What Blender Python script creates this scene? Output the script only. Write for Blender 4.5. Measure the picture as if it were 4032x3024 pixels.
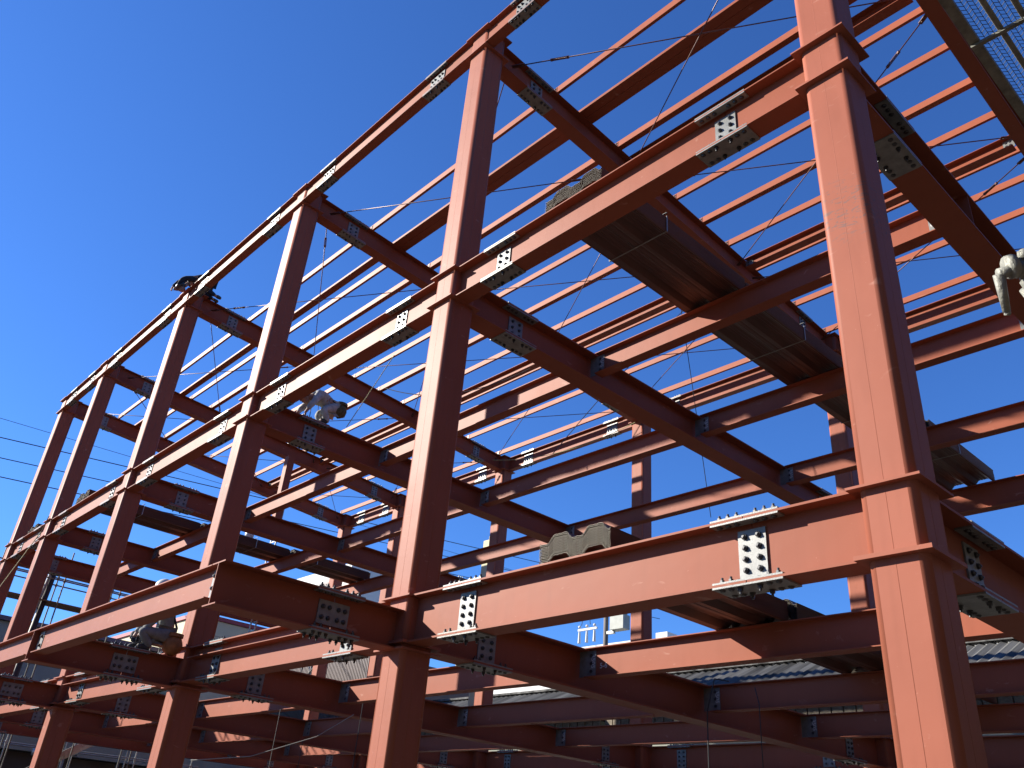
import bpy, bmesh, math, random
from mathutils import Vector, Matrix
random.seed(7)
scn = bpy.context.scene
C = scn.collection
for o in list(bpy.data.objects): bpy.data.objects.remove(o)

# ------------------------------------------------------------------ camera, world, sun, exposure
cam_d = bpy.data.cameras.new("camera"); cam = bpy.data.objects.new("camera", cam_d); C.objects.link(cam)
cam_d.sensor_width = 36.0
cam_d.lens = 3340.96 / 4032 * 36
cam_d.shift_x = -6.03 / 4032
cam_d.shift_y = -53.74 / 4032
cam_d.clip_start = 0.05; cam_d.clip_end = 3000
rt = Vector((0.68245011, 0.72689534, 0.07671382)); dn = Vector((-0.31660282, 0.3885671, -0.86531975)); fw = Vector((-0.65880536, 0.56624975, 0.49531477))
M = Matrix((rt, -dn, -fw)).transposed().to_4x4(); M.translation = Vector((8.2217, -5.7645, -2.7385))
cam.matrix_world = M
scn.camera = cam

SUN = Vector((-1.32, -1.0, 0.83)).normalized()
world = bpy.data.worlds.new("World"); scn.world = world; world.use_nodes = True
wn = world.node_tree.nodes; wl = world.node_tree.links
sky = wn.new('ShaderNodeTexSky'); sky.sky_type = 'NISHITA'; sky.sun_disc = False
sky.sun_elevation = math.asin(SUN.z); sky.sun_rotation = math.atan2(SUN.x, SUN.y)
sky.air_density = 1.0; sky.dust_density = 0.1; sky.ozone_density = 3.0; sky.altitude = 0
tint = wn.new('ShaderNodeMix'); tint.data_type = 'RGBA'; tint.blend_type = 'MULTIPLY'; tint.inputs['Factor'].default_value = 1.0
tint.inputs['B'].default_value = (0.33, 0.60, 1.05, 1)      # deep clear winter blue
wl.new(sky.outputs[0], tint.inputs['A']); wl.new(tint.outputs['Result'], wn['Background'].inputs[0]); wn['Background'].inputs[1].default_value = 0.076
sd = bpy.data.lights.new("sun", 'SUN'); sun = bpy.data.objects.new("sun", sd); C.objects.link(sun)
sd.energy = 5.0; sd.angle = math.radians(0.53); sd.color = (1.0, 0.93, 0.82)
sun.rotation_euler = SUN.to_track_quat('Z', 'Y').to_euler(); sun.location = (-20, -20, 30)
scn.view_settings.view_transform = 'Standard'; scn.view_settings.look = 'None'
scn.view_settings.exposure = 1.40; scn.view_settings.gamma = 1
scn.render.engine = 'CYCLES'
scn.render.resolution_x = 1024; scn.render.resolution_y = 768

# ------------------------------------------------------------------ materials
def mat(name, col, rough=0.6, metal=0.0, spec=0.5, var=0.15, scale=3.0, bump=0.0, bscale=60.0, col2=None, stretch=None):
    m = bpy.data.materials.new(name); m.use_nodes = True
    nt = m.node_tree; n = nt.nodes; l = nt.links; b = n['Principled BSDF']
    b.inputs['Roughness'].default_value = rough; b.inputs['Metallic'].default_value = metal
    b.inputs['Specular IOR Level'].default_value = spec
    geo = n.new('ShaderNodeNewGeometry'); mp = n.new('ShaderNodeMapping')
    l.new(geo.outputs['Position'], mp.inputs[0])
    if stretch: mp.inputs['Scale'].default_value = stretch
    no = n.new('ShaderNodeTexNoise'); no.inputs['Scale'].default_value = scale; no.inputs['Detail'].default_value = 6
    no.inputs['Roughness'].default_value = 0.6
    l.new(mp.outputs[0], no.inputs['Vector'])
    r = n.new('ShaderNodeValToRGB'); r.color_ramp.elements[0].position = 0.3; r.color_ramp.elements[1].position = 0.7
    c2 = col2 if col2 else tuple(min(1, c * (1 + var)) for c in col)
    r.color_ramp.elements[0].color = (*[c * (1 - var) for c in col], 1); r.color_ramp.elements[1].color = (*c2, 1)
    l.new(no.outputs['Fac'], r.inputs[0]); l.new(r.outputs[0], b.inputs['Base Color'])
    if bump > 0:
        nb = n.new('ShaderNodeTexNoise'); nb.inputs['Scale'].default_value = bscale; nb.inputs['Detail'].default_value = 4
        l.new(geo.outputs['Position'], nb.inputs['Vector'])
        bp = n.new('ShaderNodeBump'); bp.inputs['Strength'].default_value = bump; bp.inputs['Distance'].default_value = 0.01
        l.new(nb.outputs['Fac'], bp.inputs['Height']); l.new(bp.outputs[0], b.inputs['Normal'])
    return m

def primer(name, base, chalk, streak=0.35, scrape=False):
    """red lead primer: mottled, faint vertical run marks, chalky scuffs"""
    m = bpy.data.materials.new(name); m.use_nodes = True
    nt = m.node_tree; n = nt.nodes; l = nt.links; b = n['Principled BSDF']
    b.inputs['Specular IOR Level'].default_value = 0.12
    geo = n.new('ShaderNodeNewGeometry')
    def noise(scale, sx, sy, sz, det=5, dist=0.0):
        mp = n.new('ShaderNodeMapping'); mp.inputs['Scale'].default_value = (sx, sy, sz)
        l.new(geo.outputs['Position'], mp.inputs[0])
        t = n.new('ShaderNodeTexNoise'); t.inputs['Scale'].default_value = scale; t.inputs['Detail'].default_value = det
        t.inputs['Distortion'].default_value = dist
        l.new(mp.outputs[0], t.inputs['Vector']); return t
    def ramp(src, p0, p1, c0, c1):
        r = n.new('ShaderNodeValToRGB'); r.color_ramp.elements[0].position = p0; r.color_ramp.elements[1].position = p1
        r.color_ramp.elements[0].color = (*c0, 1); r.color_ramp.elements[1].color = (*c1, 1); l.new(src.outputs['Fac'], r.inputs[0]); return r
    def mixc(f, a, bcol):
        x = n.new('ShaderNodeMix'); x.data_type = 'RGBA'; l.new(f, x.inputs['Factor'])
        l.new(a, x.inputs['A']); 
        if isinstance(bcol, tuple): x.inputs['B'].default_value = (*bcol, 1)
        else: l.new(bcol, x.inputs['B'])
        return x
    big = noise(0.9, 1, 1, 1)
    r1 = ramp(big, 0.35, 0.68, tuple(c * 0.95 for c in base), tuple(min(1, c * 1.06) for c in base))
    st = noise(9, 1, 1, 0.12, 3); rs = ramp(st, 0.5, 0.78, (0, 0, 0), (streak,) * 3)
    x1 = mixc(rs.outputs[0], r1.outputs[0], tuple(min(1, c * 0.72) for c in base))
    sc = noise(5, 1, 1, 2.2, 12, 0.6); rc = ramp(sc, 0.66, 0.74, (0, 0, 0), (0.5,) * 3)
    x2 = mixc(rc.outputs[0], x1.outputs['Result'], chalk)
    fs = noise(45, 1, 1, 1, 6, 1.5); rf = ramp(fs, 0.735, 0.76, (0, 0, 0), (0.75,) * 3)
    x3 = mixc(rf.outputs[0], x2.outputs['Result'], tuple(min(1, c * 1.25 + .03) for c in chalk))
    out = x3
    if scrape:      # grey scrapes rubbed into the nearest column about two metres below its upper joint
        ms = noise(7, 1, 1, 3.2, 10, 2.2); rm = ramp(ms, 0.565, 0.60, (0, 0, 0), (1, 1, 1))
        sx = n.new('ShaderNodeSeparateXYZ'); l.new(geo.outputs['Position'], sx.inputs[0])
        def band(src, c0, w):
            a = n.new('ShaderNodeMath'); a.operation = 'SUBTRACT'; l.new(src, a.inputs[0]); a.inputs[1].default_value = c0
            e = n.new('ShaderNodeMath'); e.operation = 'ABSOLUTE'; l.new(a.outputs[0], e.inputs[0])
            q = n.new('ShaderNodeMapRange'); q.inputs['From Min'].default_value = w * .4; q.inputs['From Max'].default_value = w
            q.inputs['To Min'].default_value = 1; q.inputs['To Max'].default_value = 0; l.new(e.outputs[0], q.inputs[0]); return q
        b1 = band(sx.outputs['Z'], 2.45, .45); b2 = band(sx.outputs['X'], 5.75, .5)
        m1 = n.new('ShaderNodeMath'); m1.operation = 'MULTIPLY'; l.new(b1.outputs[0], m1.inputs[0]); l.new(b2.outputs[0], m1.inputs[1])
        m2 = n.new('ShaderNodeMath'); m2.operation = 'MULTIPLY'; l.new(m1.outputs[0], m2.inputs[0]); l.new(rm.outputs[0], m2.inputs[1])
        m3 = n.new('ShaderNodeMath'); m3.operation = 'MULTIPLY'; l.new(m2.outputs[0], m3.inputs[0]); m3.inputs[1].default_value = .65
        out = mixc(m3.outputs[0], x3.outputs['Result'], (.12, .085, .08))
    l.new(out.outputs['Result'], b.inputs['Base Color'])
    rr = n.new('ShaderNodeMapRange'); rr.inputs['To Min'].default_value = 0.50; rr.inputs['To Max'].default_value = 0.58
    l.new(big.outputs['Fac'], rr.inputs[0]); l.new(rr.outputs[0], b.inputs['Roughness'])
    fb = noise(140, 1, 1, 1, 3); bp = n.new('ShaderNodeBump'); bp.inputs['Strength'].default_value = 0.12; bp.inputs['Distance'].default_value = 0.004
    wv = noise(3.2, 1, 1, 1, 2); ad = n.new('ShaderNodeMath'); ad.operation = 'MULTIPLY_ADD'; ad.inputs[1].default_value = 6.0
    l.new(wv.outputs['Fac'], ad.inputs[0]); l.new(fb.outputs['Fac'], ad.inputs[2])
    l.new(ad.outputs[0], bp.inputs['Height']); l.new(bp.outputs[0], b.inputs['Normal'])
    return m

RED = (0.225, 0.066, 0.036)
M_red = primer("red_primer", RED, (0.36, 0.19, 0.14), 0.2)
M_redcol = primer("red_primer_column", (0.255, 0.082, 0.050), (0.38, 0.19, 0.14), 0.3, True)
M_purlin = primer("purlin_primer", (0.27, 0.078, 0.040), (0.38, 0.18, 0.12), 0.15)
M_plate = mat("splice_plate_steel", (0.15, 0.155, 0.145), 0.42, 0.0, 0.5, 0.3, 9, 0.15, 120, stretch=(1, 1, 1))
M_bolt = mat("black_bolt", (0.068, 0.068, 0.068), 0.38, 0.7, 0.5, 0.2, 20)
M_rod = mat("brace_rod_paint", (0.109, 0.051, 0.041), 0.45, 0.2, 0.5, 0.2, 10)
M_deck = mat("decking_brown", (0.075, 0.034, 0.026), 0.42, 0.1, 0.5, 0.25, 4, stretch=(1, 0.3, 3))
M_deckcut = mat("decking_cut_edge", (0.20, 0.18, 0.14), 0.5, 0.2, 0.5, 0.2, 30)
M_strap = mat("strap_steel", (0.231, 0.231, 0.211), 0.4, 0.6)
M_chalk = mat("chalk", (0.476, 0.476, 0.462), 0.9, 0, 0.2, 0.1, 60)
M_galv = mat("galvanised_tube", (0.286, 0.286, 0.258), 0.4, 0.6, 0.5, 0.25, 8)
M_dull = mat("weathered_tube", (0.136, 0.136, 0.112), 0.6, 0.2, 0.4, 0.35, 14)
M_mesh = mat("expanded_mesh", (0.06, 0.06, 0.06), 0.7, 0.1, 0.4, 0.2, 10)
M_casting = mat("clamp_casting", (0.20, 0.20, 0.17), 0.6, 0.2, 0.5, 0.25, 25, 0.5, 60)
M_cable = mat("black_cable", (0.020, 0.020, 0.024), 0.6)
M_rope = mat("yellow_rope", (0.340, 0.320, 0.163), 0.85)
M_ground = mat("gravel_ground", (0.078, 0.061, 0.048), 0.95, 0, 0.2, 0.3, 1.2, 0.4, 20)
M_plank = mat("scaffold_plank", (0.136, 0.116, 0.088), 0.8, 0, 0.3, 0.35, 6, stretch=(1, .2, 4))

# ------------------------------------------------------------------ helpers
class MB:
    def __init__(s): s.v = []; s.f = []; s.mi = []; s.cur = 0
    def face(s, idx): s.f.append(idx); s.mi.append(s.cur)
    def box(s, x0, x1, y0, y1, z0, z1):
        b = len(s.v)
        s.v += [(x, y, z) for z in (z0, z1) for y in (y0, y1) for x in (x0, x1)]
        for q in ((0, 2, 3, 1), (4, 5, 7, 6), (0, 1, 5, 4), (2, 6, 7, 3), (0, 4, 6, 2), (1, 3, 7, 5)): s.face([b + i for i in q])
        return s
    def prism(s, prof, mapf, a, b_):
        """prof: list of (p,q); mapf(t,p,q)->xyz; extruded t in a..b"""
        n = len(prof); b = len(s.v)
        s.v += [mapf(a, p, q) for p, q in prof] + [mapf(b_, p, q) for p, q in prof]
        for i in range(n):
            j = (i + 1) % n; s.face([b + i, b + j, b + n + j, b + n + i])
        s.face([b + i for i in range(n)][::-1]); s.face([b + n + i for i in range(n)])
        return s
    def tube(s, p0, p1, r, n=10, r1=None):
        p0 = Vector(p0); p1 = Vector(p1); d = (p1 - p0).normalized()
        u = d.cross(Vector((0, 0, 1)));  u = u.normalized() if u.length > 1e-3 else Vector((1, 0, 0)); w = d.cross(u)
        r1 = r if r1 is None else r1; b = len(s.v)
        for c, rr in ((p0, r), (p1, r1)):
            for i in range(n):
                a = 2 * math.pi * i / n; s.v.append(tuple(c + (u * math.cos(a) + w * math.sin(a)) * rr))
        for i in range(n):
            j = (i + 1) % n; s.face([b + i, b + j, b + n + j, b + n + i])
        s.face([b + i for i in range(n)][::-1]); s.face([b + n + i for i in range(n)]); return s
    def path(s, pts, r, n=6):
        for a, b in zip(pts[:-1], pts[1:]): s.tube(a, b, r, n)
        return s
    def bar(s, p0, p1, w, h):
        """rectangular bar between two points, w across (horizontal), h vertical"""
        p0 = Vector(p0); p1 = Vector(p1); d = (p1 - p0).normalized()
        u = d.cross(Vector((0, 0, 1))); u = u.normalized() if u.length > 1e-3 else Vector((1, 0, 0)); v = u.cross(d).normalized()
        b = len(s.v)
        for c in (p0, p1):
            for a, e in ((-1, -1), (1, -1), (1, 1), (-1, 1)): s.v.append(tuple(c + u * a * w / 2 + v * e * h / 2))
        for i in range(4):
            j = (i + 1) % 4; s.face([b + i, b + j, b + 4 + j, b + 4 + i])
        s.face([b, b + 3, b + 2, b + 1]); s.face([b + 4, b + 5, b + 6, b + 7]); return s
    def sphere(s, c, r, n=10, m=6, sc=(1, 1, 1), z0=-1):
        b = len(s.v); rows = []
        for i in range(m + 1):
            th = math.pi * i / m; zc = max(math.cos(th), z0)
            rows.append([len(s.v) + k for k in range(n)])
            for k in range(n):
                a = 2 * math.pi * k / n
                s.v.append((c[0] + r * sc[0] * math.sin(th) * math.cos(a), c[1] + r * sc[1] * math.sin(th) * math.sin(a), c[2] + r * sc[2] * zc))
        for i in range(m):
            for k in range(n):
                s.face([rows[i][k], rows[i + 1][k], rows[i + 1][(k + 1) % n], rows[i][(k + 1) % n]])
        return s
    def mesh(s, name, mats, off=(0, 0, 0), smooth=False):
        me = bpy.data.meshes.new(name)
        me.from_pydata([(x - off[0], y - off[1], z - off[2]) for x, y, z in s.v], [], s.f)
        for m in (mats if isinstance(mats, (list, tuple)) else [mats]): me.materials.append(m)
        for p, i in zip(me.polygons, s.mi): p.material_index = i
        bm = bmesh.new(); bm.from_mesh(me); bmesh.ops.recalc_face_normals(bm, faces=bm.faces); bm.to_mesh(me); bm.free()
        if smooth: me.polygons.foreach_set('use_smooth', [True] * len(me.polygons))
        me.update(); return me

def tag(o, label=None, cat=None, group=None, kind=None):
    if label: o['label'] = label
    if cat: o['category'] = cat
    if group: o['group'] = group
    if kind: o['kind'] = kind
    return o
def thing(name, loc, label, cat, group=None):
    o = bpy.data.objects.new(name, None); o.location = loc; o.empty_display_size = 0.1
    C.objects.link(o); return tag(o, label, cat, group)
def wloc(o):
    l = Vector(o.location)
    while o.parent: o = o.parent; l += Vector(o.location)
    return l
def part(name, mb, mats, parent, smooth=False):
    me = mb.mesh(name, mats, wloc(parent), smooth) if isinstance(mb, MB) else mb
    o = bpy.data.objects.new(name, me); C.objects.link(o); o.parent = parent; return o
def solo(name, mb, mats, label, cat, group=None, base=None, smooth=False):
    if base is None:
        xs = [v[0] for v in mb.v]; ys = [v[1] for v in mb.v]; zs = [v[2] for v in mb.v]
        base = ((min(xs) + max(xs)) / 2, (min(ys) + max(ys)) / 2, min(zs))
    me = mb.mesh(name, mats, base, smooth); o = bpy.data.objects.new(name, me); o.location = base
    C.objects.link(o); return tag(o, label, cat, group)
def struct(name, mb, mats):
    o = bpy.data.objects.new(name, mb.mesh(name, mats)); C.objects.link(o); o['kind'] = 'structure'; return o

# bolts: shared meshes
def make_bolt(kind):
    b = MB()
    b.tube((0, 0, 0), (0, 0, .005), .027, 12)
    if kind == 'nut':
        b.tube((0, 0, .005), (0, 0, .030), .0215, 6); b.tube((0, 0, .030), (0, 0, .052), .011, 8)
    elif kind == 'dome':
        b.tube((0, 0, .005), (0, 0, .018), .0235, 12); b.tube((0, 0, .018), (0, 0, .027), .0225, 12, .013)
        b.tube((0, 0, .027), (0, 0, .034), .009, 8)
    else:
        b.tube((0, 0, .005), (0, 0, .016), .0225, 12, .018)
    return b
BOLT = {k: make_bolt(k).mesh("bolt_" + k, M_bolt) for k in ('nut', 'dome', 'low')}
def bolt_into(mb, kind, p, d):
    """add a bolt shape into a plate's own mesh (far splices)"""
    q = Vector((0, 0, 1)).rotation_difference(Vector(d)).to_matrix(); src = make_bolt_simple(kind)
    b = len(mb.v); mb.v += [tuple(Vector(p) + q @ Vector(v)) for v in src.v]
    old = mb.cur; mb.cur = 1
    for f in src.f: mb.face([b + i for i in f])
    mb.cur = old
_simple = {}
def make_bolt_simple(kind):
    if kind not in _simple:
        b = MB()
        h = {'nut': .05, 'dome': .03, 'low': .015}[kind]
        b.tube((0, 0, 0), (0, 0, h * .55), .025, 6); b.tube((0, 0, h * .55), (0, 0, h), .014, 6, .010)
        _simple[kind] = b
    return _simple[kind]

CAMP = Vector((8.22, -5.76, -2.74))

class Frame:
    """local beam frame: u along, v across, w = depth below (v>0 = -Y side / +X side toward viewer)"""
    def __init__(s, axis, c, ztop):
        s.axis = axis; s.c = c; s.zt = ztop
    def p(s, u, v, z):       # z measured down from top (negative = below)
        zz = s.zt(u) + z
        return (u, s.c - v, zz) if s.axis == 'x' else (s.c + v, u, zz)
    def d(s, v, z): return (0, -v, z) if s.axis == 'x' else (v, 0, z)

def ibeam(mb, F, u0, u1, depth, bf, tf, tw):
    h = bf / 2; t = tw / 2
    prof = [(-h, 0), (h, 0), (h, -tf), (t, -tf), (t, -depth + tf), (h, -depth + tf), (h, -depth), (-h, -depth), (-h, -depth + tf), (-t, -depth + tf), (-t, -tf), (-h, -tf)]
    mb.prism(prof, lambda u, v, z: F.p(u, v, z), u0, u1)

def pbox(mb, F, u0, u1, v0, v1, z0, z1):
    mb.prism([(v0, z0), (v1, z0), (v1, z1), (v0, z1)], lambda u, v, z: F.p(u, v, z), u0, u1)

def splice(parent, F, uc, depth, bf, tf, tw, web_rows=4, webw=.264, webh=.42, fl=.65, near=False, up=True, wcols=2, ncol=6, vis=(1, 1)):
    h = bf / 2; t = tw / 2; pt = .016
    wz0 = -depth / 2 - webh / 2; wz1 = -depth / 2 + webh / 2
    jobs = []
    # web plates (near side v>0, far side v<0)
    for side in (1, -1):
        mb = MB(); pbox(mb, F, uc - webw / 2, uc + webw / 2, side * (t + .0005) if side > 0 else -t - pt, t + pt if side > 0 else -t - .0005, wz0, wz1)
        bl = []
        for cidx in range(wcols):
            uu = uc + (cidx - (wcols - 1) / 2) * (webw * (.5 if wcols == 2 else .25))
            if wcols == 4: uu = uc + (-.36, -.15, .15, .36)[cidx] * webw
            for r in range(web_rows):
                zz = wz0 + webh * (r + .62) / (web_rows + .24)
                bl.append(('dome' if side > 0 else 'nut', F.p(uu, side * (t + pt), zz), F.d(side, 0)))
        jobs.append((mb, bl))
    us = [uc + fl * f for f in ((-.40, -.27, -.14, .14, .27, .40) if ncol == 6 else (-.38, -.19, .19, .38))]
    def flangebolts(z, dz, kinds):
        out = []
        for k, uu in enumerate(us):
            for vv in (-h * .62, h * .62):
                kind = kinds(k)
                if kind: out.append((kind, F.p(uu, vv, z), F.d(0, dz)))
        return out
    mid = lambda k: 'nut' if k in (2, 3) else 'low'
    mb = MB(); pbox(mb, F, uc - fl / 2, uc + fl / 2, -h, h, .0005, pt); jobs.append((mb, flangebolts(pt, 1, (lambda k: 'nut') if up is not False else mid)))
    mb = MB(); pbox(mb, F, uc - fl / 2, uc + fl / 2, -h, h, -depth - pt, -depth - .0005); jobs.append((mb, flangebolts(-depth - pt, -1, mid if up else (lambda k: 'nut'))))
    for side in (1, -1):
        a, b = (t + .03, h) if side > 0 else (-h, -t - .03)
        mb = MB(); pbox(mb, F, uc - fl / 2, uc + fl / 2, a, b, -tf - pt, -tf - .0005)
        jobs.append((mb, [('low', F.p(uu, side * h * .62, -tf - pt), F.d(0, -1)) for uu in us] if side > 0 else []))
        mb = MB(); pbox(mb, F, uc - fl / 2, uc + fl / 2, a, b, -depth + tf + .0005, -depth + tf + pt)
        jobs.append((mb, [('nut' if k in (0, 1, 4, 5) else 'low', F.p(uu, side * h * .62, -depth + tf + pt), F.d(0, 1)) for k, uu in enumerate(us)] if side > 0 else []))
    for mb, bl in jobs:
        if near:
            pl = part("splice_plate", mb, M_plate, parent)
            for kind, p, d in bl:
                o = bpy.data.objects.new("bolt", BOLT[kind]); C.objects.link(o); o.parent = pl
                o.location = Vector(p) - wloc(parent); o.rotation_euler = Vector((0, 0, 1)).rotation_difference(Vector(d)).to_euler()
        else:
            for kind, p, d in bl: bolt_into(mb, kind, p, d)
            part("splice_plate", mb, [M_plate, M_bolt], parent)

# ------------------------------------------------------------------ grid
XC = [6.0, 0.0, -6.138, -12.259, -18.301, -22.221]
CX = [x - .282 for x in XC]; CYF = .282; CYB = 12.051
Z2, Z3, ZR = -.156, 4.647, 9.94
GROUND = -4.34
W = .564; CW = .433
def zroof(y): return 9.99 - .065 * (y - .6)
ORD = ["nearest", "second", "third", "fourth", "fifth", "farthest"]
BAY = ["nearest bay", "second bay", "third bay", "fourth bay", "narrow far-left bay"]

# ------------------------------------------------------------------ ground and sky-side setting
g = MB(); g.box(-900, 900, -900, 900, GROUND - .5, GROUND); struct("ground", g, M_ground)
M_conc = mat("concrete_slab", (0.088, 0.082, 0.075), 0.9, 0, 0.3, 0.15, 0.8, 0.2, 30)
g = MB(); g.box(-23.5, 7.2, -1.2, 13.4, GROUND - .2, GROUND + .12); struct("foundation_slab", g, M_conc)

# ------------------------------------------------------------------ columns
def rounded_square(w, r, n=6):
    h = w / 2 - r; pts = []
    for cx, cy, a0 in ((h, h, 0), (-h, h, 90), (-h, -h, 180), (h, -h, 270)):
        for i in range(n + 1):
            a = math.radians(a0 + 90 * i / n); pts.append((cx + r * math.cos(a), cy + r * math.sin(a)))
    return pts
def column(i, back):
    cx, cy = CX[i], (CYB if back else CYF)
    if back: lab = ["rear column behind the nearest front column, mostly hidden", "rear column just left of the big nearest column", "rear column banded with shadows, right of image centre", "rear column beside the cream post", "rear column fourth from the right, small and partly hidden", "rear column farthest left, topped by a roof corner joint"][i]
    else: lab = ["huge nearest square steel column at the right, scuffed primer", "second front square column, rising through the image centre", "third front square column, behind the crouching worker's beam", "fourth front square column, under the worker on the roof", "fifth front square column from the right, yellow rope beside it", "last front square column at the far left end"][i]
    t = thing("steel_post", (cx, cy, GROUND + .12), lab, "post", "square steel columns")
    top = (zroof(12) if back else ZR)
    mb = MB(); prof = rounded_square(CW, .062, 7)
    mb.prism(prof, lambda u, p, q: (cx + p, cy + q, u), GROUND + .12, top - .02)
    mb.box(cx - .010, cx - .006, cy - CW / 2 - .0002, cy - CW / 2 + .004, GROUND + .12, top - .03); mb.box(cx + CW / 2 - .004, cx + CW / 2 + .0002, cy - .02, cy - .011, GROUND + .12, top - .03)
    o = part("shaft", mb, M_redcol, t)
    me = o.data
    for p in me.polygons: p.use_smooth = (len(p.vertices) == 4 and p.area < .2)
    dz = [(Z2, .020), (Z2 - .527, .032), (Z3, .018), (Z3 - .507, .024), (top, .022), (top - .475, .024)]
    if not back and i > 0: dz.append((-.785 + .022, .020))
    for z, th in dz:
        mb = MB(); h = W / 2 + (0.012 if z == top else 0); mb.box(cx - h, cx + h, cy - h, cy + h, z - th, z); part("diaphragm_plate", mb, M_redcol, t)
    mb = MB(); mb.box(cx - .38, cx + .38, cy - .38, cy + .38, GROUND + .12, GROUND + .16); part("base_plate", mb, M_redcol, t)
for i in range(6): column(i, False)
for i in range(6): column(i, True)

LV = {'L2': Z2, 'L3': Z3}
LNAME = {'L2': "lower-floor", 'L3': "upper-floor", 'R': "roof-level"}
BX = ["between the two nearest columns", "between the second and third columns", "between the third and fourth columns", "between the fourth and fifth columns", "between the last two columns"]

def beam_body(parent, F, u0, u1, depth, bf, tf, tw, cuts):
    mb = MB(); us = [u0] + [c for c in cuts] + [u1]
    for a, b in zip(us[:-1], us[1:]):
        ibeam(mb, F, a + (0 if a == u0 else .004), b - (0 if b == u1 else .004), depth, bf, tf, tw)
    return part("beam_body", mb, M_red, parent)

# ---- longitudinal girders (front and back facade)
def long_girder(lv, k, back):
    x0 = CX[k + 1] + CW / 2; x1 = CX[k] - CW / 2
    if lv == 'R':
        zt = (zroof(12.1) if back else ZR); cy = 12.12 if back else .105; bf, dep, tf = .19, .47, .014
    else:
        zt = LV[lv]; dep = .555 if lv == 'L2' else .527; tf = .020 if lv == 'L2' else .016
        bf = .28 if lv == 'L2' else .26; cy = (12.17 if back else (.205 if lv == 'L2' else .21))
    F = Frame('x', cy, lambda u: zt)
    lab = "%s %s girder %s" % ({'L2': 'lowest-floor', 'L3': 'upper-floor', 'R': 'roof-edge'}[lv], 'rear' if back else 'front', BX[k])
    t = thing("steel_girder", (x0, cy, zt - dep), lab, "girder", "facade girders")
    d1 = x1 - 1.0; d0 = x0 + .94
    if x1 - x0 < 3.6: d1 = x1 - .9; d0 = x0 + .85
    beam_body(t, F, x0, x1, dep, bf, tf, .012, [d0, d1])
    near = (not back) and ((k == 0) or (k == 1 and lv != 'R'))
    for uc in (d0, d1):
        # keep this one bolted by individually modelled bolts when it shows large
        splice(t, F, uc, dep, bf, tf, .012, web_rows={'L2': 4, 'L3': 3, 'R': 2}[lv], webw=.264 if lv != 'R' else .42,
               webh={'L2': .40, 'L3': .34, 'R': .30}[lv], fl=.65 if lv != 'R' else .62, near=near, up=(lv != 'L2' or True), wcols=(2 if lv != 'R' else 4))
for lv in ('L2', 'L3', 'R'):
    for k in range(5):
        long_girder(lv, k, False)
        long_girder(lv, k, True)

# ---- transverse girders
TN = ["from the nearest column", "from the second column", "from the third column", "from the fourth column", "from the fifth column", "from the farthest column"]
def cross_girder(lv, k):
    y0 = CYF + CW / 2; y1 = CYB - CW / 2
    if lv == 'R':
        zf = zroof; bf, dep, tf = .28, .50, .016; cx = CX[k] - .033
        if k == 0: bf = .24; cx = CX[k] + .02
    else:
        zz = LV[lv]; zf = lambda u: zz; bf, dep, tf = .36, (.555 if lv == 'L2' else .527), .022; cx = CX[k] - .02
    F = Frame('y', cx, zf)
    lab = "%s cross girder running back %s" % ({'L2': 'lowest-floor', 'L3': 'upper-floor', 'R': 'sloping roof'}[lv], TN[k])
    t = thing("cross_girder", (cx, y0, zf(y0) - dep), lab, "girder", "cross girders running to the rear columns")
    a = 1.51; b = 10.75
    beam_body(t, F, y0, y1, dep, bf, tf, .012, [a, b])
    if k == 0 and lv != 'R':
        for yy in (3.25, 6.15, 9.05):
            mb = MB(); mb.box(cx + .007, cx + bf / 2 - .012, yy - .005, yy + .005, LV[lv] - dep + tf + .001, LV[lv] - tf - .001); part("stiffener", mb, M_red, t)
    near = (k in (0, 1)) or (k == 2 and lv != 'R')
    splice(t, F, a, dep, bf, tf, .012, web_rows=3 if lv != 'L2' else 4, webw=.29, webh=.34 if lv != 'L2' else .40, fl=.65, near=near)
    splice(t, F, b, dep, bf, tf, .012, web_rows=4, webw=.26, webh=.38, fl=.60, near=False)
    return t, F
for lv in ('L2', 'L3', 'R'):
    for k in range(6): cross_girder(lv, k)

# ---- floor beams with grey end tabs
def text_obj(s, size, parent, loc, rot, mat_=None):
    cu = bpy.data.curves.new("chalk_writing", 'FONT'); cu.body = s; cu.size = size; cu.offset = 0.0012; cu.extrude = .0004
    cu.materials.append(mat_ or M_chalk); cu.align_x = 'CENTER'; cu.align_y = 'CENTER'
    dg = bpy.data.objects.new("tmp", cu); C.objects.link(dg)
    bpy.context.view_layer.update()
    me = bpy.data.meshes.new_from_object(dg.evaluated_get(bpy.context.evaluated_depsgraph_get()))
    bpy.data.objects.remove(dg); me.name = "chalk_writing"
    if not me.materials: me.materials.append(mat_ or M_chalk)
    o = bpy.data.objects.new("chalk_writing", me); C.objects.link(o); o.parent = parent
    o.location = Vector(loc) - wloc(parent); o.rotation_euler = rot; return o
ROWN = ["front row", "middle row", "rear row"]
YB = [3.15, 6.05, 8.95]
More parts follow.
